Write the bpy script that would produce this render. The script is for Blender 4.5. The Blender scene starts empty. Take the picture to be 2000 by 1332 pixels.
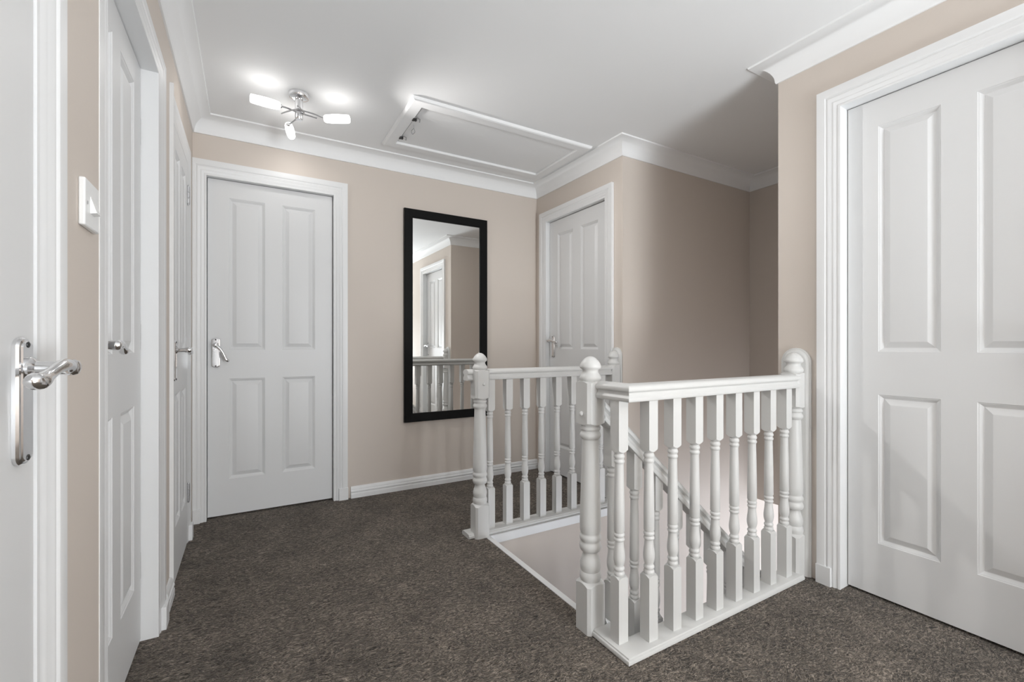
import bpy, math, random
from mathutils import Vector, Matrix

# ---------------------------------------------------------------- scene, camera, light
S = bpy.context.scene
COL = S.collection
S.view_settings.view_transform = 'Standard'
S.view_settings.look = 'None'
S.view_settings.gamma = 1.0
S.view_settings.use_curve_mapping = False
S.view_settings.exposure = 0.05
S.cycles.caustics_reflective = False

CAM_H = 1.008
cam_d = bpy.data.cameras.new('camera')
cam_d.sensor_width = 36.0
cam_d.lens = 883.0 / 2000.0 * 36.0
cam_d.shift_y = (676.1 - 666.0) / 2000.0
cam_d.clip_start = 0.02
cam = bpy.data.objects.new('camera', cam_d)
COL.objects.link(cam)
cam.location = (0, 0, CAM_H)
cam.rotation_euler = (math.pi / 2, 0, -0.5276)
S.camera = cam

W = bpy.data.worlds.new('world')
W.use_nodes = True
W.node_tree.nodes['Background'].inputs[0].default_value = (0.9, 0.95, 1.0, 1)
W.node_tree.nodes['Background'].inputs[1].default_value = 0.3
S.world = W


def area(name, loc, direction, sx, sy, power, color):
    d = bpy.data.lights.new(name, 'AREA')
    d.shape = 'RECTANGLE'; d.size = sx; d.size_y = sy
    d.energy = power; d.color = color
    o = bpy.data.objects.new(name, d)
    COL.objects.link(o)
    o.location = loc
    o.rotation_euler = Vector(direction).to_track_quat('-Z', 'Y').to_euler()
    return o


# unseen fill lamps added behind the camera, and daylight from the glazed front door of the lower hall
area('landing_uplight_fill', (1.35, -2.0, 0.12), (-0.05, 0.42, 1), 1.2, 1.6, 98.0, (0.885, 0.95, 1.0)).data.spread = math.radians(130)  # unseen uplighter added at floor level to bounce soft light off the ceiling
area('rear_fill', (1.50, -3.1, 0.70), (-0.15, 1, -0.12), 1.0, 1.2, 80.0, (0.90, 0.955, 1.0))  # unseen fill added to brighten the lower part of the landing
area('hall_daylight', (3.62, -0.9, -1.30), (0.06, 1, 0.15), 0.6, 1.5, 50.0, (0.84, 0.90, 1.0))
area('hall_side_fill', (3.30, 0.55, -1.5), (0.65, 0.9, 0.55), 0.5, 1.0, 22.0, (0.86, 0.91, 1.0))  # second hall lamp, added only to whiten the hall end wall
LAMP_EMIT = (6.0, 6.0, 6.5)
BULB_W = (1.5, 1.5, 60.0)      # light leaving the open end of each shade

# ---------------------------------------------------------------- key dimensions
XL, XR, XC, YB, YK = -0.276, 2.1225, 2.065, 3.134, 2.142
PIER = 0.0135        # extra plaster thickness behind the light switch
YE = 1.19            # end of the right wall, where the stairwell begins
XS = 3.421           # far wall over the stairs
YR = -3.2            # behind the camera
ZC = 2.317           # ceiling
ZH = -2.6            # lower hall floor
HOLE_X, HOLE_Y0 = 1.107, 1.118


# ---------------------------------------------------------------- materials
def mat(name, base, rough=0.5, metal=0.0, bump=None, mottle=None, emit=None, spec=0.5):
    m = bpy.data.materials.new(name)
    m.use_nodes = True
    nt = m.node_tree
    b = nt.nodes['Principled BSDF']
    b.inputs['Base Color'].default_value = (*base, 1)
    b.inputs['Roughness'].default_value = rough
    b.inputs['Metallic'].default_value = metal
    b.inputs['Specular IOR Level'].default_value = spec
    tc = nt.nodes.new('ShaderNodeTexCoord')
    if mottle:
        sc, amt = mottle
        n = nt.nodes.new('ShaderNodeTexNoise'); n.inputs['Scale'].default_value = sc
        n.inputs['Detail'].default_value = 4
        nt.links.new(tc.outputs['Object'], n.inputs['Vector'])
        mx = nt.nodes.new('ShaderNodeMix'); mx.data_type = 'RGBA'
        mx.inputs[6].default_value = (*[c * (1 - amt) for c in base], 1)
        mx.inputs[7].default_value = (*[min(1, c * (1 + amt)) for c in base], 1)
        nt.links.new(n.outputs['Fac'], mx.inputs[0])
        nt.links.new(mx.outputs[2], b.inputs['Base Color'])
    if bump:
        scale, strength, dist = bump
        mp = nt.nodes.new('ShaderNodeMapping')
        mp.inputs['Scale'].default_value = scale
        nt.links.new(tc.outputs['Object'], mp.inputs['Vector'])
        n = nt.nodes.new('ShaderNodeTexNoise'); n.inputs['Scale'].default_value = 1.0
        n.inputs['Detail'].default_value = 3
        nt.links.new(mp.outputs[0], n.inputs['Vector'])
        bp = nt.nodes.new('ShaderNodeBump')
        bp.inputs['Strength'].default_value = strength
        bp.inputs['Distance'].default_value = dist
        nt.links.new(n.outputs['Fac'], bp.inputs['Height'])
        nt.links.new(bp.outputs[0], b.inputs['Normal'])
    if emit:
        b.inputs['Emission Color'].default_value = (*emit[0], 1)
        b.inputs['Emission Strength'].default_value = emit[1]
    return m


M = {}
M['wall'] = mat('taupe_wall_paint', (0.645, 0.575, 0.515), 0.6, bump=((180, 180, 180), 0.08, 0.001), mottle=(3.0, 0.012))
M['ceiling'] = mat('white_ceiling_paint', (0.87, 0.87, 0.87), 0.7, bump=((120, 120, 120), 0.05, 0.001))
M['trim'] = mat('white_gloss_trim', (0.80, 0.80, 0.80), 0.38, bump=((25, 25, 8), 0.05, 0.001))
M['door'] = mat('white_door_paint', (0.74, 0.74, 0.74), 0.44, bump=((90, 90, 6), 0.10, 0.0012))
M['rail'] = mat('cream_white_satin', (0.67, 0.665, 0.65), 0.42, bump=((30, 30, 30), 0.04, 0.001))
M['chrome'] = mat('polished_chrome', (0.78, 0.78, 0.79), 0.10, metal=1.0, bump=((30, 30, 30), 0.02, 0.001))
M['steel'] = mat('brushed_steel', (0.55, 0.55, 0.56), 0.3, metal=1.0)
M['black'] = mat('black_satin_frame', (0.005, 0.005, 0.005), 0.4, bump=((60, 60, 200), 0.05, 0.001), spec=0.12)
M['mirror'] = mat('silvered_glass', (0.88, 0.89, 0.88), 0.0, metal=1.0)
for k_ in range(3):
    M['opal%d' % k_] = mat('opal_glass_lit', (0.9, 0.9, 0.9), 0.25, emit=((1.0, 0.985, 0.965), LAMP_EMIT[k_]))
M['plastic'] = mat('white_switch_plastic', (0.83, 0.83, 0.82), 0.3)
M['dark'] = mat('dark_metal', (0.05, 0.05, 0.05), 0.4, metal=0.6)
M['hallwall'] = mat('pale_hall_wall', (0.80, 0.79, 0.79), 0.6)
M['hallfloor'] = mat('hall_floor', (0.55, 0.50, 0.44), 0.5, mottle=(6.0, 0.1))


def carpet_material():
    m = bpy.data.materials.new('brown_grey_carpet')
    m.use_nodes = True
    nt = m.node_tree; N = nt.nodes; L = nt.links
    b = N['Principled BSDF']
    b.inputs['Roughness'].default_value = 1.0
    b.inputs['Specular IOR Level'].default_value = 0.05
    b.inputs['Sheen Weight'].default_value = 0.15
    tc = N.new('ShaderNodeTexCoord')
    # short swirled fibres
    w = N.new('ShaderNodeTexNoise'); w.inputs['Scale'].default_value = 9.0; w.inputs['Detail'].default_value = 2
    L.new(tc.outputs['Object'], w.inputs['Vector'])
    vm = N.new('ShaderNodeVectorMath'); vm.operation = 'MULTIPLY_ADD'
    vm.inputs[1].default_value = (0.05, 0.05, 0.0)
    L.new(w.outputs['Color'], vm.inputs[0]); L.new(tc.outputs['Object'], vm.inputs[2])
    mp = N.new('ShaderNodeMapping'); mp.inputs['Rotation'].default_value = (0, 0, 0.6)
    mp.inputs['Scale'].default_value = (62, 150, 100)
    L.new(vm.outputs[0], mp.inputs['Vector'])
    n1 = N.new('ShaderNodeTexNoise'); n1.inputs['Scale'].default_value = 1.0
    n1.inputs['Detail'].default_value = 4; n1.inputs['Roughness'].default_value = 0.62
    n1.inputs['Distortion'].default_value = 1.4
    L.new(mp.outputs[0], n1.inputs['Vector'])
    v = N.new('ShaderNodeTexVoronoi'); v.inputs['Scale'].default_value = 210.0
    L.new(vm.outputs[0], v.inputs['Vector'])
    big = N.new('ShaderNodeTexNoise'); big.inputs['Scale'].default_value = 5.0; big.inputs['Detail'].default_value = 7; big.inputs['Roughness'].default_value = 0.62
    L.new(tc.outputs['Object'], big.inputs['Vector'])
    r1 = N.new('ShaderNodeValToRGB')
    r1.color_ramp.elements[0].position = 0.33; r1.color_ramp.elements[0].color = (0.024, 0.0195, 0.0155, 1)
    r1.color_ramp.elements[1].position = 0.74; r1.color_ramp.elements[1].color = (0.50, 0.42, 0.345, 1)
    e = r1.color_ramp.elements.new(0.5); e.color = (0.132, 0.109, 0.088, 1)
    L.new(n1.outputs['Fac'], r1.inputs[0])
    r2 = N.new('ShaderNodeMapRange')
    r2.inputs['From Min'].default_value = 0.25; r2.inputs['From Max'].default_value = 0.75
    r2.inputs['To Min'].default_value = 0.62; r2.inputs['To Max'].default_value = 1.36
    L.new(big.outputs['Fac'], r2.inputs['Value'])
    mu = N.new('ShaderNodeVectorMath'); mu.operation = 'SCALE'
    L.new(r1.outputs[0], mu.inputs[0]); L.new(r2.outputs[0], mu.inputs['Scale'])
    L.new(mu.outputs[0], b.inputs['Base Color'])
    ad = N.new('ShaderNodeMath'); ad.operation = 'ADD'
    L.new(n1.outputs['Fac'], ad.inputs[0]); L.new(v.outputs['Distance'], ad.inputs[1])
    bp = N.new('ShaderNodeBump'); bp.inputs['Strength'].default_value = 0.9; bp.inputs['Distance'].default_value = 0.006
    L.new(ad.outputs[0], bp.inputs['Height']); L.new(bp.outputs[0], b.inputs['Normal'])
    return m


M['carpet'] = carpet_material()

# ---------------------------------------------------------------- helpers
WL = {}      # world position of each object's origin


class MB:
    def __init__(self):
        self.v = []; self.f = []

    def box(self, x0, x1, y0, y1, z0, z1):
        b = len(self.v)
        self.v += [(x, y, z) for z in (z0, z1) for y in (y0, y1) for x in (x0, x1)]
        self.f += [tuple(b + i for i in q) for q in ((0, 2, 3, 1), (4, 5, 7, 6), (0, 1, 5, 4), (2, 6, 7, 3), (0, 4, 6, 2), (1, 3, 7, 5))]
        return self

    def grid(self, rows, close_u=False, cap=False):
        """rows: list of equal-length point loops, skinned one after another"""
        b = len(self.v); n = len(rows[0])
        for r in rows: self.v += [tuple(p) for p in r]
        m = n if close_u else n - 1
        for i in range(len(rows) - 1):
            for j in range(m):
                k = (j + 1) % n
                self.f.append((b + i * n + j, b + i * n + k, b + (i + 1) * n + k, b + (i + 1) * n + j))
        if cap:
            self.f.append(tuple(b + j for j in range(n))[::-1])
            e = b + (len(rows) - 1) * n
            self.f.append(tuple(e + j for j in range(n)))
        return self

    def tube(self, pts, radii, seg=12, flat=None, cap=True):
        """round tube through pts; flat = (axis, factor) squashes the section along an axis"""
        P = [Vector(p) for p in pts]
        rows = []
        up = Vector((0.13, 0.31, 0.94))
        for i, p in enumerate(P):
            t = (P[min(i + 1, len(P) - 1)] - P[max(i - 1, 0)]).normalized()
            a = t.cross(up)
            if a.length < 1e-3: a = t.cross(Vector((1, 0, 0)))
            a.normalize(); c = a.cross(t).normalized()
            r = radii[i] if isinstance(radii, (list, tuple)) else radii
            row = []
            for k in range(seg):
                th = 2 * math.pi * k / seg
                d = a * math.cos(th) * r + c * math.sin(th) * r
                if flat:
                    ax = Vector(flat[0]); d -= ax * d.dot(ax) * (1 - flat[1])
                row.append(p + d)
            rows.append(row)
        return self.grid(rows, close_u=True, cap=cap)


def spline(pts, n=6):
    """Catmull-Rom through pts (tuples of any length)"""
    out = []
    P = [pts[0]] + list(pts) + [pts[-1]]
    for i in range(1, len(P) - 2):
        for k in range(n):
            t = k / n
            out.append(tuple(0.5 * (2 * b + (c - a) * t + (2 * a - 5 * b + 4 * c - d) * t * t + (3 * b - a - 3 * c + d) * t ** 3)
                             for a, b, c, d in zip(P[i - 1], P[i], P[i + 1], P[i + 2])))
    out.append(tuple(pts[-1]))
    return out


def link(o, parent, world):
    COL.objects.link(o)
    WL[o.name] = Vector(world)
    if parent is not None:
        o.parent = parent
        o.location = Vector(world) - WL[parent.name]
    else:
        o.location = world


def obj(name, mb, m, parent=None, origin=None, bevel=0.0, seg=2, smooth=35):
    if origin is None:
        origin = WL[parent.name] if parent is not None else (0, 0, 0)
    ox, oy, oz = origin
    me = bpy.data.meshes.new(name)
    me.from_pydata([(x - ox, y - oy, z - oz) for x, y, z in mb.v], [], mb.f)
    me.materials.append(m)
    bpy_fix_normals(me)
    o = bpy.data.objects.new(name, me)
    link(o, parent, origin)
    if bevel:
        md = o.modifiers.new('edge', 'BEVEL'); md.width = bevel; md.segments = seg
        md.limit_method = 'ANGLE'; md.angle_limit = math.radians(40)
    me.shade_smooth() if hasattr(me, 'shade_smooth') else None
    for p in me.polygons: p.use_smooth = True
    me.set_sharp_from_angle(angle=math.radians(smooth))
    return o


def bpy_fix_normals(me):
    import bmesh
    bm = bmesh.new(); bm.from_mesh(me)
    bmesh.ops.recalc_face_normals(bm, faces=bm.faces)
    bm.to_mesh(me); bm.free()


def thing(name, loc, label, cat, group=None):
    o = bpy.data.objects.new(name, None)
    o.empty_display_size = 0.05
    link(o, None, loc)
    return tag(o, label, cat, group)


def tag(o, label, cat, group=None, kind=None):
    o['label'] = label; o['category'] = cat
    if group: o['group'] = group
    if kind: o['kind'] = kind
    return o


def struct(name, mb, m, label, cat, origin=(0, 0, 0), bevel=0.0):
    return tag(obj(name, mb, m, None, origin, bevel), label, cat, kind='structure')


def dup(o, parent, world):
    c = o.copy(); link(c, parent, world)
    return c


def offset_line(path, o):
    """offset an open 2-D polyline by o to the right-hand side of its direction (mitred)"""
    n = len(path); out = []
    dirs = []
    for i in range(n - 1):
        dx, dy = path[i + 1][0] - path[i][0], path[i + 1][1] - path[i][1]
        l = math.hypot(dx, dy); dirs.append((dx / l, dy / l))
    for i in range(n):
        if i == 0: nx, ny = dirs[0][1], -dirs[0][0]; k = 1
        elif i == n - 1: nx, ny = dirs[-1][1], -dirs[-1][0]; k = 1
        else:
            ax, ay = dirs[i - 1][1], -dirs[i - 1][0]
            bx, by = dirs[i][1], -dirs[i][0]
            nx, ny = ax + bx, ay + by
            k = 2 / (nx * nx + ny * ny)
        out.append((path[i][0] + nx * o * k, path[i][1] + ny * o * k))
    return out


def sweep(path, profile, cap=True):
    """profile points (offset to the right of the path, z)"""
    mb = MB()
    lines = [[(x, y, z) for x, y in offset_line(path, o)] for o, z in profile]
    rows = [[l[i] for l in lines] for i in range(len(path))]
    return mb.grid(rows, close_u=True, cap=cap)


class Frame:
    """wall frame: u along the wall, n out of the wall into the room"""
    def __init__(self, o, u, n):
        self.o = Vector((o[0], o[1], 0)); self.u = Vector((u[0], u[1], 0)); self.n = Vector((n[0], n[1], 0))

    def p(self, u, n, z):
        v = self.o + self.u * u + self.n * n
        return (v.x, v.y, z)


def fbox(mb, F, u0, u1, n0, n1, z0, z1):
    b = len(mb.v)
    mb.v += [F.p(u, n, z) for z in (z0, z1) for n in (n0, n1) for u in (u0, u1)]
    mb.f += [tuple(b + i for i in q) for q in ((0, 2, 3, 1), (4, 5, 7, 6), (0, 1, 5, 4), (2, 6, 7, 3), (0, 4, 6, 2), (1, 3, 7, 5))]
    return mb


def wall(F, u0, u1, z0, z1, t, holes):
    """wall slab behind n=0 with rectangular openings (u0,u1,z0,z1)"""
    us = sorted({u0, u1, *[h[0] for h in holes], *[h[1] for h in holes]})
    zs = sorted({z0, z1, *[h[2] for h in holes], *[h[3] for h in holes]})
    us = [u for u in us if u0 <= u <= u1]; zs = [z for z in zs if z0 <= z <= z1]

    def solid(i, j):
        if not (0 <= i < len(us) - 1 and 0 <= j < len(zs) - 1): return False
        uc, zc = (us[i] + us[i + 1]) / 2, (zs[j] + zs[j + 1]) / 2
        return not any(h[0] < uc < h[1] and h[2] < zc < h[3] for h in holes)
    mb = MB(); idx = {}

    def vid(i, j, k):
        if (i, j, k) not in idx:
            idx[i, j, k] = len(mb.v); mb.v.append(F.p(us[i], -t * k, zs[j]))
        return idx[i, j, k]
    for i in range(len(us) - 1):
        for j in range(len(zs) - 1):
            if not solid(i, j): continue
            for k in (0, 1): mb.f.append((vid(i, j, k), vid(i + 1, j, k), vid(i + 1, j + 1, k), vid(i, j + 1, k)))
            for di, dj, a, c in ((-1, 0, (i, j), (i, j + 1)), (1, 0, (i + 1, j), (i + 1, j + 1)), (0, -1, (i, j), (i + 1, j)), (0, 1, (i, j + 1), (i + 1, j + 1))):
                if not solid(i + di, j + dj): mb.f.append((vid(*a, 0), vid(*c, 0), vid(*c, 1), vid(*a, 1)))
    return mb


# ---------------------------------------------------------------- the room shell
# wall frames
FB = Frame((0, YB), (1, 0), (0, -1))            # back wall, u = x
FL = Frame((XL, 0), (0, 1), (1, 0))             # left wall, u = y
FR = Frame((XR, 0), (0, 1), (-1, 0))            # right wall, u = y
FC = Frame((XC, 0), (0, 1), (-1, 0))            # closet wall, u = y

# door openings: leaf edges along u, top
D_BACK = (-0.209, 0.479, 1.991)
D_RIGHT = (0.242, 0.932, 2.000)
D_CLOS = (2.300, 2.992, 2.000)
D_MID = (1.317, 1.972, 1.955)
D_NEAR = (0.230, 0.920, 1.985)
D_CUP = (2.300, 2.834, 1.945)


def opening(d, g=0.028): return (d[0] - g, d[1] + g, -0.05, d[2] + g)


fl = MB()
fl.box(XL - 0.02, HOLE_X - 0.027, YR, YB + 0.02, -0.22, 0)
fl.box(HOLE_X - 0.027, XR + 0.02, YR, HOLE_Y0, -0.22, 0)
fl.box(HOLE_X - 0.027, HOLE_X - 0.0275 + 0.02, HOLE_Y0, YK + 0.05, -0.22, -0.004)
fl.box(HOLE_X - 0.027, XC + 0.02, YK + 0.02, YB + 0.02, -0.22, 0)
fl.box(XL - 0.12, XL - 0.02, YR, YB, -0.22, -0.001)      # thresholds under the doors
fl.box(XR + 0.02, XR + 0.12, YR, YE, -0.22, -0.001)
fl.box(XC + 0.02, XC + 0.12, YK + 0.1, YB, -0.22, -0.001)
fl.box(-0.3, 0.6, YB + 0.02, YB + 0.12, -0.22, -0.001)
struct('floor', fl, M['carpet'], 'dark brown-grey carpet covering the landing floor', 'floor')

ce = MB().box(XL - 0.1, XS + 0.1, YR - 0.1, YB + 0.1, ZC, ZC + 0.1)
struct('ceiling', ce, M['ceiling'], 'plain white ceiling over the landing and stairwell', 'ceiling')

struct('wall_back', wall(FB, XL - 0.1, XC + 0.1, -0.22, ZC, 0.1, [opening(D_BACK)]), M['wall'],
       'taupe wall behind the tall black-framed mirror', 'wall')
struct('wall_left', wall(FL, YR, YB, -0.22, ZC, 0.1, [opening(D_NEAR), opening(D_MID), opening(D_CUP)]), M['wall'],
       'taupe wall with the light switch on the left', 'wall')
struct('wall_right', wall(FR, YR, YE, -0.02, ZC, 0.1, [opening(D_RIGHT)]), M['wall'],
       'taupe wall around the large white door on the right', 'wall')
struct('wall_closet', wall(FC, YK + 0.004, YB, -0.02, ZC, 0.1, [opening(D_CLOS)]), M['wall'],
       'short taupe wall around the white door beside the mirror wall', 'wall')
ws = MB()
ws.box(HOLE_X - 0.3, XC, YK, YK + 0.1, ZH, -0.012)
ws.box(XC + 0.002, XS + 0.7, YK, YK + 0.1, ZH, ZC)
struct('wall_stairwell', ws, M['wall'], 'shaded brown-taupe wall along the far side of the stairs', 'wall')
struct('wall_left_pier', MB().box(XL - 0.02, XL + PIER, 1.006, 1.2145, -0.02, ZC - 0.001), M['wall'], 'taupe strip of wall behind the light switch', 'wall')
we = MB().box(XS, XS + 0.1, YE - 0.1, YK, -0.18, ZC)  # lower edge dropped so the wall also stands for the shaded band beneath
struct('wall_stair_end', we, M['wall'], 'narrow shaded brown wall at the far end of the stairwell', 'wall')
wr = MB().box(XR + 0.1, XS, YE - 0.1, YE, -0.22, ZC)
struct('wall_stair_near', wr, M['wall'], 'taupe wall on the near side of the stairwell, seen in the mirror', 'wall')
wb = MB().box(XL - 0.1, XR + 0.1, YR - 0.1, YR, -0.22, ZC)
struct('wall_rear', wb, M['wall'], 'taupe wall behind the camera', 'wall')

# lower hall seen down the stairwell
hl = MB()
hl.box(XS + 0.6, XS + 0.7, -2.0, YK, ZH, 0.3)
struct('wall_hall', hl, M['hallwall'], 'bright daylit wall of the hall below the stairs', 'wall')
struct('floor_hall', MB().box(0.6, XS + 0.7, -2.0, YK + 0.1, ZH - 0.1, ZH), M['hallfloor'], 'pale floor of the hall below the stairs', 'floor')
struct('ceiling_hall', MB().box(XS + 0.1, XS + 0.6, -2.0, YK, -0.18, -0.08).box(XR + 0.12, XS + 0.1, -2.0, YE - 0.1, -0.22, 0.02), M['ceiling'], 'ceiling edge of the hall below the stairs', 'ceiling')
struct('wall_hall_rear', MB().box(0.6, XS + 0.7, -2.1, -2.0, ZH, 0.02), M['hallwall'], 'rear wall of the hall below', 'wall')
struct('wall_hall_side', MB().box(0.5, 0.6, -2.0, YK + 0.1, ZH, -0.23), M['hallwall'], 'side wall of the hall below', 'wall')

# coving
cp = [(0, ZC - 0.092), (0.007, ZC - 0.092), (0.010, ZC - 0.086)]
for i in range(1, 10):
    a = math.pi / 2 * i / 10
    cp.append((0.010 + 0.074 * (1 - math.cos(a)), ZC - 0.086 + 0.076 * math.sin(a)))
cp += [(0.084, ZC - 0.009), (0.090, ZC - 0.008), (0.092, ZC), (0, ZC)]
path = [(XL, YR), (XL, YB), (XC, YB), (XC, YK), (XS, YK), (XS, YE), (XR, YE), (XR, YR)]
struct('trim_1', sweep(path, cp), M['ceiling'], 'white coved cornice running round the top of the walls', 'cornice')

# skirting
sp = [(0, 0), (0.018, 0), (0.018, 0.030), (0.015, 0.034), (0.015, 0.040), (0.018, 0.044), (0.0175, 0.050), (0.013, 0.055), (0.013, 0.061), (0.011, 0.070), (0.006, 0.077), (0, 0.078)]
sp = [(o, z - 0.002) for o, z in sp]
struct('trim_2', sweep([(0.585, YB), (XC, YB)], sp), M['trim'], 'white moulded skirting board under the mirror', 'skirting board')
struct('trim_3', sweep([(XL, 2.135), (XL, 2.272)], sp), M['trim'], 'short white skirting board between the two left doors', 'skirting board')
struct('trim_4', sweep([(XL + PIER, 1.015), (XL + PIER, 1.212)], sp), M['trim'], 'white skirting board below the light switch', 'skirting board')
struct('trim_5', sweep([(XC, 2.218), (XC, YK + 0.006)], sp), M['trim'], 'short white skirting board beside the half newel at the closet wall', 'skirting board')

# ---------------------------------------------------------------- doors
ARCH = [(0, 0), (0, .009), (.007, .010), (.010, .008), (.013, .008), (.019, .012), (.024, .0135), (.027, .012), (.030, .012), (.038, .017), (.043, .018),
        (.046, .0155), (.049, .0155), (.053, .019), (.055, .020), (.085, .020), (.085, 0)]


def door_trim(num, F, d, recess, label, width=1.0, umin=-9, umax=9, blocks=(1, 1), thick=1.0, head=None):
    """architrave, with lining and plinth blocks as its parts"""
    u0, u1, zt = d
    mb = MB()
    rows = []
    for o, n in ARCH:
        oh = o * (head or width); o *= width; n *= thick
        rows.append([F.p(max(u0 - o, umin), n, -0.01), F.p(max(u0 - o, umin), n, zt + oh), F.p(min(u1 + o, umax), n, zt + oh), F.p(min(u1 + o, umax), n, -0.01)])
    rows = [[r[i] for r in rows] for i in range(4)]
    mb.grid(rows, close_u=True, cap=True)
    o = struct('trim_%d' % num, mb, M['trim'], label, 'door frame', origin=F.p((u0 + u1) / 2, 0, 0))
    ln = MB()
    t = 0.027
    fbox(ln, F, u0 - t, u0 - 0.0005, -0.1, 0.0005, 0.0, zt + t)
    fbox(ln, F, u1 + 0.0005, u1 + t, -0.1, 0.0005, 0.0, zt + t)
    fbox(ln, F, u0 - 0.0005, u1 + 0.0005, -0.1, 0.0005, zt + 0.0005, zt + t)
    obj('door_lining', ln, M['trim'], o)
    if recess < 0.03:      # stop beads behind the leaf
        st = MB()
        n0, n1 = -recess - 0.075, -recess - 0.041
        fbox(st, F, u0 - 0.0005, u0 + 0.012, n0, n1, 0, zt)
        fbox(st, F, u1 - 0.012, u1 + 0.0005, n0, n1, 0, zt)
        fbox(st, F, u0 + 0.012, u1 - 0.012, n0, n1, zt - 0.012, zt)
        obj('door_stop', st, M['trim'], o)
    for k, (a, b) in enumerate(((max(u0 - 0.088 * width, umin), u0 - 0.030 * width), (u1 + 0.030 * width, min(u1 + 0.088 * width, umax)))):
        if blocks[k]:
            bm = fbox(MB(), F, a, b, 0, 0.024, -0.01, 0.079)
            obj('plinth_block', bm, M['trim'], o, bevel=0.002)
    return o


PANEL = [(0, 0), (0.0025, -0.0025), (0.0045, -0.0028), (0.009, -0.0065), (0.015, -0.0110), (0.017, -0.0112), (0.038, -0.0012), (0.042, -0.0006)]


def door_leaf(num, F, d, recess, label, panels, gap=0.003, bottom=0.010):
    u0, u1 = d[0] + gap, d[1] - gap
    zt = d[2] - gap
    n = -recess
    mb = MB()
    us = sorted({u0, u1, *[p[0] for p in panels], *[p[1] for p in panels]})
    zs = sorted({bottom, zt, *[p[2] for p in panels], *[p[3] for p in panels]})
    idx = {}

    def vid(u, z):
        if (u, z) not in idx:
            idx[u, z] = len(mb.v); mb.v.append(F.p(u, n, z))
        return idx[u, z]
    for a, b in zip(us, us[1:]):
        for c, e in zip(zs, zs[1:]):
            if any(p[0] <= a and b <= p[1] and p[2] <= c and e <= p[3] for p in panels): continue
            mb.f.append((vid(a, c), vid(b, c), vid(b, e), vid(a, e)))
    for p in panels:
        prev = [vid(p[0], p[2]), vid(p[1], p[2]), vid(p[1], p[3]), vid(p[0], p[3])]
        for o, dn in PANEL[1:]:
            cur = []
            for (u, z) in ((p[0] + o, p[2] + o), (p[1] - o, p[2] + o), (p[1] - o, p[3] - o), (p[0] + o, p[3] - o)):
                cur.append(len(mb.v)); mb.v.append(F.p(u, n + dn, z))
            for i in range(4):
                mb.f.append((prev[i], prev[(i + 1) % 4], cur[(i + 1) % 4], cur[i]))
            prev = cur
        mb.f.append(tuple(prev))
    # sides and back
    ring = [(u, bottom) for u in us] + [(u1, z) for z in zs[1:]] + [(u, zt) for u in us[::-1][1:]] + [(u0, z) for z in zs[::-1][1:-1]]
    back = []
    for u, z in ring:
        back.append(len(mb.v)); mb.v.append(F.p(u, n - 0.038, z))
    for i in range(len(ring)):
        j = (i + 1) % len(ring)
        mb.f.append((vid(*ring[i]), vid(*ring[j]), back[j], back[i]))
    mb.f.append(tuple(back))
    o = tag(obj('door_%d' % num, mb, M['door'], None, F.p((u0 + u1) / 2, n, bottom), smooth=12), label, 'door', kind='structure')
    return o


def std_panels(u0, u1, wide=True, z=(0.220, 0.815, 0.986, 1.887)):
    w = u1 - u0
    m = 0.157 * w if wide else 0.17 * w
    c = 0.137 * w if wide else 0.12 * w
    pw = (w - 2 * m - c) / 2
    out = []
    for a in (u0 + m, u1 - m - pw):
        out += [(a, a + pw, z[0], z[1]), (a, a + pw, z[2], z[3])]
    return out


def handle(door, F, u, z, n, side, droop=0.0):
    """lever handle on a long backplate; side = +1 lever points to +u. droop in degrees"""
    pl = MB()
    hw, z0, z1 = 0.0225, z - 0.132, z + 0.042

    def loop(i, dn):
        pts = []
        for k in range(13):
            a = math.pi * k / 12
            pts.append(F.p(u + (hw - i) * math.cos(a), n + dn, z1 - 0.014 + (0.014 - i) * math.sin(a)))
        for k in range(13):
            a = math.pi + math.pi * k / 12
            pts.append(F.p(u + (hw - i) * math.cos(a), n + dn, z0 + 0.014 + (0.014 - i) * math.sin(a)))
        return pts
    pl.grid([loop(0, 0), loop(0, 0.004), loop(0.002, 0.007), loop(0.005, 0.0078), loop(0.0065, 0.0095)], close_u=True, cap=True)
    h = obj('door_handle', pl, M['chrome'], door, F.p(u, n, z), smooth=30)
    for zz in (z1 - 0.010, z0 + 0.010):
        s = MB().tube([F.p(u, n + 0.006, zz), F.p(u, n + 0.0102, zz), F.p(u, n + 0.0112, zz)], [0.0042, 0.0042, 0.002], 10)
        obj('screw', s, M['dark'], h)
    nk = MB()
    q = [(0.009, .0155), (0.013, .0155), (0.016, .0125), (0.018, .0095), (0.036, .0088), (0.041, .0105), (0.048, .0115), (0.056, .0115), (0.061, .009), (0.063, .004)]
    nk.tube([F.p(u, n + a, z) for a, r in q], [r for a, r in q], 16)
    obj('handle_neck', nk, M['chrome'], h)
    lv = MB()
    cs, sn = math.cos(math.radians(droop)), math.sin(math.radians(droop))
    pts = spline([(-.006, .050, 0, .008), (.012, .052, .002, .0105), (.034, .054, .004, .0085), (.058, .053, .000, .0072), (.080, .051, -.007, .0078), (.098, .049, -.013, .0105), (.110, .046, -.011, .0095), (.115, .044, -.008, .004)], 5)
    P = [F.p(u + side * (a * cs + c * sn), n + b, z + c * cs - a * sn) for a, b, c, r in pts]
    lv.tube(P, [p[3] for p in pts], 14)
    obj('lever', lv, M['chrome'], h)
    return h


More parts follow.
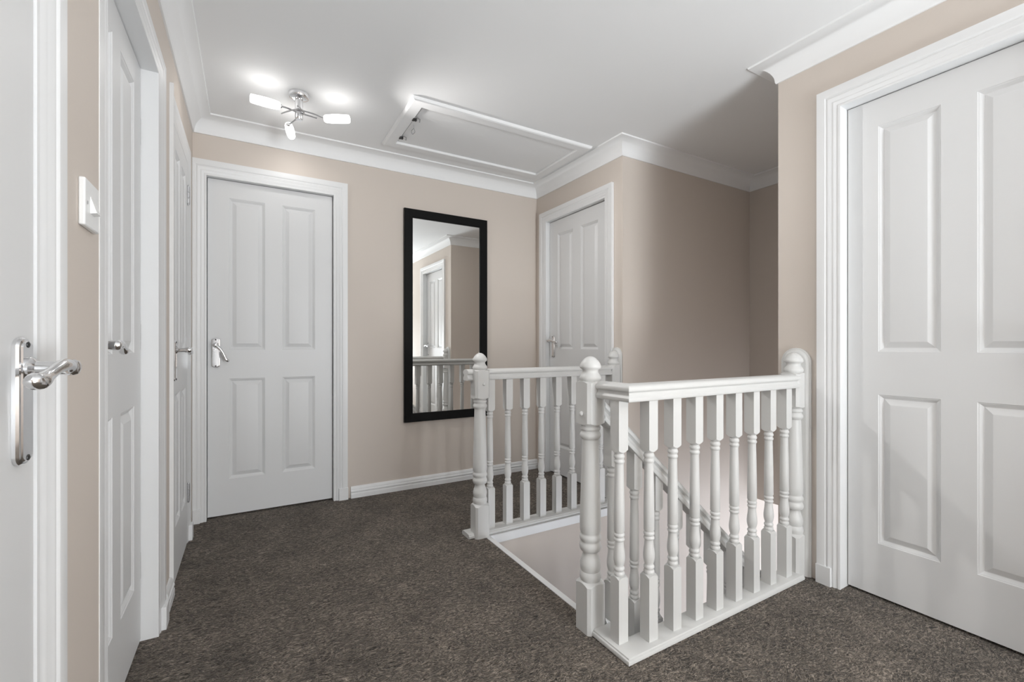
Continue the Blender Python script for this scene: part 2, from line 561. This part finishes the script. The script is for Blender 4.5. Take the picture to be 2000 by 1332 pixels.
def hinge(door, F, u, z, n, length=0.09, r=0.0065):
    hm = MB()
    for k in range(3):
        a = z - length / 2 + k * length / 3
        hm.tube([F.p(u, n, a + 0.001), F.p(u, n, a + length / 3 - 0.001)], r, 10)
    hm.tube([F.p(u, n, z + length / 2), F.p(u, n, z + length / 2 + 0.006)], [r * .75, r * .45], 10)
    hm.tube([F.p(u, n, z - length / 2 - 0.006), F.p(u, n, z - length / 2)], [r * .45, r * .75], 10)
    fbox(hm, F, u - 0.012, u, n - 0.004, n - 0.002, z - length / 2, z + length / 2)
    obj('hinge', hm, M['steel'], door, F.p(u, n, z))


# back wall door
door_trim(6, FB, D_BACK, 0.022, 'white moulded frame of the door left of the mirror', umin=XL + 0.001)
d = door_leaf(1, FB, D_BACK, 0.030, 'white four-panel door left of the tall mirror, chrome lever drooping', std_panels(D_BACK[0], D_BACK[1]))
handle(d, FB, -0.166, 1.014, -0.030, 1, droop=50)
# right wall door
door_trim(7, FR, D_RIGHT, 0.05, 'white moulded frame of the large door on the right', umax=YE - 0.02)
d = door_leaf(2, FR, D_RIGHT, 0.050, 'large white four-panel door at the right, cut by the frame edge', std_panels(D_RIGHT[0], D_RIGHT[1]))
handle(d, FR, 0.300, 1.014, -0.050, 1)
# closet door
door_trim(8, FC, D_CLOS, 0.03, 'white moulded frame of the door beside the mirror wall corner', umax=YB - 0.001, width=0.94)
d = door_leaf(3, FC, D_CLOS, 0.030, 'white four-panel door behind the far balustrade', std_panels(D_CLOS[0], D_CLOS[1]))
handle(d, FC, 2.942, 1.050, -0.030, -1)
# middle left door, set deep in its lining
door_trim(9, FL, D_MID, 0.045, 'white frame with deep lining of the middle door on the left wall', width=1.2, head=0.85, thick=0.75)
d = door_leaf(4, FL, D_MID, 0.042, 'white four-panel door set deep in its frame, past the light switch', std_panels(D_MID[0], D_MID[1], z=(0.220, 0.815, 0.986, 1.858)))
handle(d, FL, 1.368, 1.010, -0.042, 1)
for z in (0.26, 1.04, 1.74): hinge(d, FL, D_MID[1] - 0.0016, z, -0.0445, r=0.003)
# near left door
door_trim(10, FL, D_NEAR, 0.0, 'white frame of the nearest door at the left edge', blocks=(1, 0))
d = door_leaf(5, FL, D_NEAR, -0.006, 'white door at the left edge, nearest, large chrome lever handle', std_panels(D_NEAR[0], D_NEAR[1]))
handle(d, FL, 0.868, 0.978, 0.006, -1)
# cupboard
door_trim(11, FL, D_CUP, 0.0, 'white frame of the narrow cupboard in the far left corner', umin=2.274, blocks=(0, 1), thick=0.67)
ft = fbox(MB(), FL, 2.2735, 2.284, 0, 0.0136, -0.01, 2.075)
struct('trim_12', ft, M['trim'], 'flat white strip down the left side of the narrow cupboard door', 'trim')
d = door_leaf(6, FL, D_CUP, -0.006, 'narrow white cupboard door in the far left corner with two visible hinges',
              std_panels(D_CUP[0], D_CUP[1], False, z=(0.235, 0.803, 0.985, 1.852)))
handle(d, FL, 2.337, 0.992, 0.006, 1)
for z in (0.26, 1.78): hinge(d, FL, D_CUP[1] - 0.002, z, 0.010)

# ---------------------------------------------------------------- balustrades
HALF = 'half'


def square_r(th, half, cham):
    c, s = abs(math.cos(th)), abs(math.sin(th))
    r = half / max(c, s)
    if cham:
        r = min(r, (2 * half - cham) / (c + s))
    return r


def turned(profile, half, cham, origin=(0, 0, 0), seg=32, clip=None, skewfn=None):
    """profile items: ('c', z, r) round, or ('s', z, k): square section, corners dropping by k per metre beyond the face"""
    mb = MB(); rows = []
    # sample angles that include the exact corners (or chamfer edges) of the square blocks
    if cham:
        ce = math.atan((half - cham) / half)
        q1 = [ce * k / 4 for k in range(5)] + [ce + (math.pi / 2 - 2 * ce) * k / 2 for k in (1, 2)] + [math.pi / 2 - ce * k / 4 for k in (3, 2, 1)]
    else:
        q1 = [math.pi / 2 * k / 8 for k in range(8)]
    ths = [t + math.pi / 2 * k for k in range(4) for t in q1]
    n = len(ths)
    for it in profile:
        row = []
        for i in range(n):
            th = ths[i]
            if it[0] == 'c':
                r, z = it[2], it[1]
            else:
                r = square_r(th, half, cham); z = it[1] + it[2] * (r - half)
                if len(it) > 3: z += it[3] * r * math.cos(th)
            x, y = r * math.cos(th), r * math.sin(th)
            row.append([x, y, z])
        rows.append(row)
    if clip:
        ax, sg, val = clip
        for row in rows:
            for p in row:
                if sg > 0: p[ax] = min(p[ax], val)
                else: p[ax] = max(p[ax], val)
    for row in rows:
        for p in row:
            for k in range(3): p[k] += origin[k]
    return mb.grid(rows, close_u=True, cap=True)


def arc_ring(z0, z1, r0, r1, n=5):
    """half-round bead between z0 and z1 bulging from r0 to r1"""
    return [('c', z0 + (z1 - z0) * i / n, r0 + (r1 - r0) * math.sin(math.pi * i / n)) for i in range(n + 1)]


def baluster_profile(zb, za, b_top, t_bot, rail_z, slope=0.0):
    """bottom block zb..b_top, turning, top block t_bot..rail_z"""
    s = (t_bot - b_top) / 0.414
    q = lambda v: b_top + v * s
    P = [('s', zb, 0), ('s', b_top + 0.004, -0.9)]
    P += [('c', q(.004), .0150)]
    P += arc_ring(q(.004), q(.018), .0150, .0182) + arc_ring(q(.020), q(.034), .0148, .0180)
    P += [('c', q(v), r) for v, r in ((.036, .0140), (.044, .0165), (.056, .0190), (.068, .0193), (.084, .0178), (.098, .0158), (.112, .0146), (.117, .0146))]
    P += arc_ring(q(.118), q(.130), .0148, .0180) + arc_ring(q(.132), q(.146), .0150, .0182)
    P += [('c', q(.148), .0160), ('c', q(.152), .0178), ('c', q(.24), .0172), ('c', q(.31), .0160), ('c', q(.374), .0146)]
    P += arc_ring(q(.376), q(.390), .0148, .0178) + arc_ring(q(.392), q(.408), .0148, .0182)
    P += [('c', q(.410), .0150), ('s', t_bot + 0.001, 0.9), ('s', rail_z, 0, slope)]
    return P


def newel_profile(lift=0.0):
    q = lambda z: z + lift
    P = [('s', 0.0, 0), ('s', q(.172), -0.75), ('c', q(.1755), .0362)]
    P += arc_ring(q(.176), q(.207), .0350, .0385, 7)
    P += [('c', q(z), r) for z, r in ((.209, .0335), (.216, .0350), (.226, .0368), (.236, .0366), (.250, .0335), (.262, .0290), (.272, .0262), (.279, .0265))]
    P += [('c', q(.281), .0330)] + arc_ring(q(.282), q(.312), .0345, .0390, 7) + arc_ring(q(.315), q(.342), .0340, .0385, 7)
    P += [('c', q(z), r) for z, r in ((.345, .0345), (.352, .0372), (.380, .0376), (.44, .0362), (.54, .0332), (.62, .0308), (.668, .0294), (.676, .0294))]
    P += arc_ring(q(.678), q(.704), .0315, .0375, 7) + arc_ring(q(.707), q(.724), .0310, .0360, 6)
    P += [('c', q(.727), .0330), ('s', q(.731), 0.55), ('s', q(.884), -0.62), ('c', q(.884), .0345)]
    P += arc_ring(q(.884), q(.905), .0345, .0388, 7)
    P += [('c', q(z), r) for z, r in ((.907, .0330), (.914, .0285), (.921, .0272), (.926, .0300), (.929, .0352), (.933, .0376), (.938, .0377), (.946, .0350), (.956, .0285), (.965, .0195), (.970, .0110), (.972, .0030))]
    return P


def newel(name, x, y, parent, clip=None, lift=0.0):
    return obj(name, turned(newel_profile(lift), 0.0405, 0.010, (x, y, 0), 48, clip), M['rail'], parent, (x, y, 0), smooth=40)


def bolt_cover(parent, p, axis):
    a = Vector(axis); P = Vector(p)
    q = [(0, .0085), (.003, .0083), (.006, .0065), (.008, .0035), (.0085, .001)]
    obj('bolt_cover', MB().tube([P + a * t for t, r in q], [r for t, r in q], 14), M['rail'], parent, p)


def wall_plate(parent, F, uc, hw, top):
    mb = MB()

    def loop(i, n):
        pts = [F.p(uc - hw + i, n, -0.01)]
        for k in range(21):
            a = math.pi - math.pi * k / 20
            pts.append(F.p(uc + (hw - i) * math.cos(a), n, top - hw + (hw - i) * math.sin(a)))
        pts.append(F.p(uc + hw - i, n, -0.01))
        return pts
    mb.grid([loop(0, 0), loop(0, .008), loop(.003, .010), loop(.006, .010), loop(.009, .014), loop(.015, .018), loop(.019, .0185)], close_u=True, cap=True)
    return obj('wall_plate', mb, M['rail'], parent, F.p(uc, 0, 0), smooth=30)


RAILP = [(0.020, 0), (0.028, .002), (0.031, .008), (0.0305, .014), (0.026, .019), (0.021, .025), (0.0205, .030), (0.025, .034), (0.0305, .037), (0.032, .043), (0.030, .049), (0.022, .0555), (0.011, .059)]
RAILP = [(o, h) for o, h in RAILP] + [(0, .060)] + [(-o, h) for o, h in RAILP[::-1]]
BASEP = [(0.042, 0), (0.0465, .003), (0.0475, .009), (0.0455, .015), (0.041, .017), (0.040, .021), (0.034, .0235)]
BASEP = BASEP + [(-o, h) for o, h in BASEP[::-1]]
RZ = 0.826      # underside of the level handrails
BZ = 0.0235     # top of the base boards

# --- near balustrade
NX, NY = 1.057, 1.257
YN = 1.087
nb = thing('balustrade', (NX, YN, 0), 'white turned balustrade with a mitred corner rail, ending at the right wall', 'balustrade', 'landing balustrades')
xcor = 1.077
obj('handrail', sweep([(2.066, YN + 0.006), (xcor, YN), (xcor, NY - 0.0412)][::-1], [(o, RZ + h) for o, h in RAILP]), M['rail'], nb)
obj('base_rail', sweep([(2.068, YN + 0.006), (xcor, YN), (xcor, NY - 0.0412)][::-1], [(o, h) for o, h in BASEP]), M['rail'], nb)
bp = baluster_profile(0.0, 0, 0.238 - BZ, 0.654 - BZ, RZ + 0.004 - BZ)
b0 = obj('baluster', turned(bp, 0.0205, 0, (0, 0, 0), 32), M['rail'], nb, None, smooth=40)
WL[b0.name] = Vector((xcor - 0.004, 1.128, BZ)); b0.location = WL[b0.name] - WL[nb.name]
bal_mesh = b0.data
# turned() built it at the world origin: shift the mesh so that its base is the object origin
for v in bal_mesh.vertices: v.co += WL[nb.name]
for i in range(8):
    dup(b0, nb, (1.169 + 0.1180 * i, YN + 0.0008 * i, BZ))
PX = XR - 0.018
pl = wall_plate(nb, FR, 1.108, 0.0635, 1.000)
newel('half_newel', PX - 0.012, 1.106, nb, clip=(0, 1, 0.013), lift=0.008)

# --- far balustrade
FX, FY, YF = 1.063, 2.163, 2.190
fb = thing('balustrade', (FX, YF, 0), 'white turned balustrade further back, in front of the corner door', 'balustrade', 'landing balustrades')
nw2 = newel('newel_post', FX, FY, fb)
bolt_cover(nw2, (FX + 0.003, FY - 0.0405, 0.808), (0, -1, 0))
obj('handrail', sweep([(0.992, YF), (2.020, YF)], [(o, RZ + h) for o, h in RAILP]), M['rail'], fb)
obj('base_rail', sweep([(0.992, YF), (2.030, YF)], [(o, h) for o, h in BASEP]), M['rail'], fb)
for i in range(8):
    dup(b0, fb, (1.137 + 0.1122 * i, YF, BZ))
pl = wall_plate(fb, FC, 2.190, 0.046, 1.000)
newel('half_newel', XC - 0.018 - 0.012, 2.190, fb, clip=(0, 1, 0.013), lift=0.006)

# fascia strips round the stair opening
struct('trim_13', MB().box(HOLE_X - 0.026, HOLE_X, NY + 0.03, YK, -0.05, 0.0015), M['trim'], 'white nosing strip at the carpet edge, top of the stairs', 'trim')
struct('trim_14', MB().box(HOLE_X - 0.02, XC, YK - 0.012, YK + 0.02, -0.045, -0.0005), M['trim'], 'white fascia below the far balustrade', 'trim')

# --- stair balustrade descending to the right
SL = 0.885
rail_z = lambda x: 0.669 - SL * (x - 1.226) - 0.030 / math.cos(math.atan(SL))
cap_z = lambda x: 0.002 - SL * (x - 1.134)
sb = thing('stair_banister', (1.12, NY, 0), 'white sloping stair banister with its domed newel post at the stair head', 'banister')
nw = newel('newel_post', NX, NY, sb)
bolt_cover(nw, (NX - 0.0405, NY - 0.002, 0.770), (-1, 0, 0))


def slanted(zf, prof, x0, x1):
    k = 1 / math.cos(math.atan(SL))
    rows = [[(x, NY + o, zf(x) + h * k) for o, h in prof] for x in (x0, x1)]
    return MB().grid(rows, close_u=True, cap=True)


obj('handrail', slanted(rail_z, RAILP, 1.099, 3.25), M['rail'], sb)
obj('string_capping', slanted(lambda x: cap_z(x) - 0.024, [(o * 0.85, h) for o, h in BASEP], 1.099, 3.25), M['rail'], sb)
obj('string_board', slanted(lambda x: cap_z(x) - 0.26, [(-.018, 0), (.018, 0), (.018, .17), (-.018, .17)], 1.099, 3.25), M['rail'], sb)
zt = 0.596 + 0.117 + 0.06
sp_ = baluster_profile(-0.03, 0, 0.165, 0.585, 0.735)
s0 = obj('baluster', turned(sp_, 0.0205, 0, (1.160, NY, cap_z(1.160)), 32), M['rail'], sb, (1.160, NY, cap_z(1.160)), smooth=40)
for i in range(1, 18):
    x = 1.160 + 0.1135 * i
    dup(s0, sb, (x, NY, cap_z(x)))

# stairs (hidden behind the string from here)
st = MB()
for i in range(9):
    x = HOLE_X + 0.227 * i
    z = -0.25 - 0.2009 * i
    st.box(x - 0.001, x + 0.245, NY + 0.02, YK, z - 0.22, z)
struct('stairs', st, M['carpet'], 'carpeted stairs going down from the landing', 'stairs')

# ---------------------------------------------------------------- mirror
mx0, mx1, mz0, mz1, fw = 0.941, 1.592, 0.472, 1.977, 0.061
mr = thing('wall_mirror', ((mx0 + mx1) / 2, YB, mz0), 'tall rectangular mirror in a flat black frame on the back wall', 'mirror')
mb = MB()
prof = [(0, 0), (0, .020), (.002, .022), (fw - .004, .019), (fw, .016), (fw, 0)]
rows = []
for (sx, sz) in ((mx0, mz0), (mx1, mz0), (mx1, mz1), (mx0, mz1), (mx0, mz0)):
    dx = 1 if sx == mx0 else -1; dz = 1 if sz == mz0 else -1
    rows.append([(sx + dx * o, YB - 0.002 - n, sz + dz * o) for o, n in prof])
mb.grid(rows, close_u=True)
obj('frame', mb, M['black'], mr, smooth=20)
gl = MB().box(mx0 + fw - 0.004, mx1 - fw + 0.004, YB - 0.012, YB - 0.006, mz0 + fw - 0.004, mz1 - fw + 0.004)
obj('mirror_glass', gl, M['mirror'], mr)

mr.rotation_euler.z = 0.006
mr.location.y -= 0.0025

# ---------------------------------------------------------------- ceiling light
cx, cy = 0.226, 2.585
lt = thing('ceiling_light', (cx, cy, ZC), 'chrome ceiling light with three curved arms and lit white glass shades', 'ceiling light')
mb = MB()
q = [(ZC, .050), (ZC - .012, .050), (ZC - .022, .046), (ZC - .027, .036), (ZC - .029, .020)]
mb.tube([(cx, cy, z) for z, r in q], [r for z, r in q], 32)
obj('ceiling_plate', mb, M['chrome'], lt)
q = [(ZC - .028, .019), (ZC - .085, .019), (ZC - .088, .0165), (ZC - .094, .0165), (ZC - .097, .019), (ZC - .128, .019), (ZC - .134, .016), (ZC - .135, .004)]
mb = MB().tube([(cx, cy, z) for z, r in q], [r for z, r in q], 24)
obj('stem', mb, M['chrome'], lt)
for k_, (p0, p1, zl) in enumerate((((0.134, 2.552), (0.012, 2.535), 2.216), ((0.187, 2.725), (0.211, 2.850), 2.205), ((0.350, 2.562), (0.465, 2.490), 2.210))):
    a = Vector((p0[0], p0[1], zl)); e = Vector((p1[0], p1[1], zl - 0.004))
    d = (e - a).normalized()
    e = a + d * 0.128
    side = Vector((d.y, -d.x, 0))
    c = Vector((cx, cy, zl + 0.012))
    start = c - d * 0.090 + side * 0.004 - Vector((0, 0, 0.010))
    pts = spline([tuple(start), tuple(c - d * 0.05 + side * 0.015 - Vector((0, 0, 0.003))), tuple(c + side * 0.0225 + Vector((0, 0, 0.002))), tuple(c * 0.45 + a * 0.55 + side * 0.014 + Vector((0, 0, 0.006))), tuple(a)], 8)
    obj('arm', MB().tube(pts, 0.0038, 10), M['steel'], lt)
    hq = [(-0.012, .006), (-0.008, .011), (0.016, .0115), (0.018, .006)]
    ho = obj('lamp_holder', MB().tube([a + d * t for t, r in hq], [r for t, r in hq], 16), M['chrome'], lt, tuple(a))
    sq = [(-.002, .012), (-.003, .0150), (0.002, .0182), (.012, .0200), (.04, .0220), (.07, .0224), (.10, .0214), (.122, .0202), (.127, .0192), (.128, .0165), (.124, .0155), (.10, .0180)]
    obj('lamp_shade', MB().tube([a + d * t for t, r in sq], [r for t, r in sq], 28, cap=False), M['opal%d' % k_], lt, tuple(a), smooth=50)
    bd = bpy.data.lights.new('bulb_light', 'SPOT')
    bd.energy = BULB_W[k_]; bd.spot_size = math.radians(135); bd.spot_blend = 1.0
    bd.shadow_soft_size = 0.02; bd.color = (1.0, 0.985, 0.965)
    bo = bpy.data.objects.new('bulb_light', bd)
    bw = a + d * 0.132
    link(bo, lt, tuple(bw))
    bo.rotation_euler = (d + Vector((0, 0, (-1.3, -1.3, -0.8)[k_]))).to_track_quat('-Z', 'Y').to_euler()

# ---------------------------------------------------------------- loft hatch
hx0, hx1, hy0, hy1, hw = 0.740, 1.945, 2.293, 2.930, 0.072
lh = thing('loft_hatch', ((hx0 + hx1) / 2, (hy0 + hy1) / 2, ZC), 'white framed rectangular loft hatch in the ceiling', 'loft hatch')
mb = MB(); rows = []
prof = [(0, 0), (0, -.004), (.004, -.014), (.012, -.018), (hw - .003, -.018), (hw, -.015), (hw, 0)]
for (sx, sy) in ((hx0, hy0), (hx1, hy0), (hx1, hy1), (hx0, hy1), (hx0, hy0)):
    dx = 1 if sx == hx0 else -1; dy = 1 if sy == hy0 else -1
    rows.append([(sx + dx * o, sy + dy * o, ZC + n) for o, n in prof])
mb.grid(rows, close_u=True)
obj('frame', mb, M['ceiling'], lh, smooth=20)
obj('hatch_panel', MB().box(hx0 + hw + 0.012, hx1 - hw - 0.002, hy0 + hw + 0.002, hy1 - hw - 0.002, ZC - 0.004, ZC - 0.0005), M['ceiling'], lh)
for yy in (2.505, 2.765):
    lm = MB().box(hx0 + hw - 0.006, hx0 + hw + 0.010, yy - 0.016, yy + 0.016, ZC - 0.022, ZC - 0.016)
    lm.box(hx0 + hw + 0.010, hx0 + hw + 0.016, yy - 0.008, yy + 0.008, ZC - 0.026, ZC - 0.010)
    la = obj('latch', lm, M['dark'], lh, (hx0 + hw, yy, ZC - 0.02), bevel=0.0015)
    obj('latch_clip', MB().tube([(hx0 + hw + 0.014, yy - 0.012, ZC - 0.010), (hx0 + hw + 0.034, yy - 0.010, ZC - 0.014), (hx0 + hw + 0.036, yy + 0.006, ZC - 0.024)], 0.0035, 8), M['steel'], la)
ps = spline([(hx0 + hw + 0.03, 2.59, ZC - 0.004), (hx0 + hw + 0.032, 2.60, ZC - 0.020), (hx0 + hw + 0.022, 2.615, ZC - 0.034), (hx0 + hw + 0.032, 2.625, ZC - 0.046), (hx0 + hw + 0.042, 2.612, ZC - 0.036), (hx0 + hw + 0.034, 2.602, ZC - 0.022)], 5)
obj('pull_hook', MB().tube(ps, 0.0022, 8), M['steel'], lh)

# ---------------------------------------------------------------- light switch
FS = Frame((XL + PIER, 0), (0, 1), (1, 0))
sy, sz = 1.127, 1.269
sw = thing('light_switch', (XL + PIER, sy, sz - 0.043), 'square white light switch on the taupe strip between the left doors', 'light switch')
obj('switch_plate', fbox(MB(), FS, sy - 0.043, sy + 0.043, 0.0, 0.010, sz - 0.043, sz + 0.043), M['plastic'], sw, bevel=0.0025)
mb = MB()
a, b = sy - 0.013, sy + 0.013
for u in (a, b):
    mb.v += [FS.p(u, .0095, sz + 0.016), FS.p(u, .0095, sz - 0.016), FS.p(u, .0195, sz - 0.014), FS.p(u, .0105, sz + 0.015)]
mb.f += [(0, 1, 2, 3), (4, 5, 6, 7), (0, 1, 5, 4), (1, 2, 6, 5), (2, 3, 7, 6), (3, 0, 4, 7)]
obj('rocker', mb, M['plastic'], sw, bevel=0.001)
for u in (sy - 0.030, sy + 0.030):
    obj('screw', MB().tube([FS.p(u, .009, sz), FS.p(u, .0108, sz)], 0.0032, 10), M['steel'], sw)
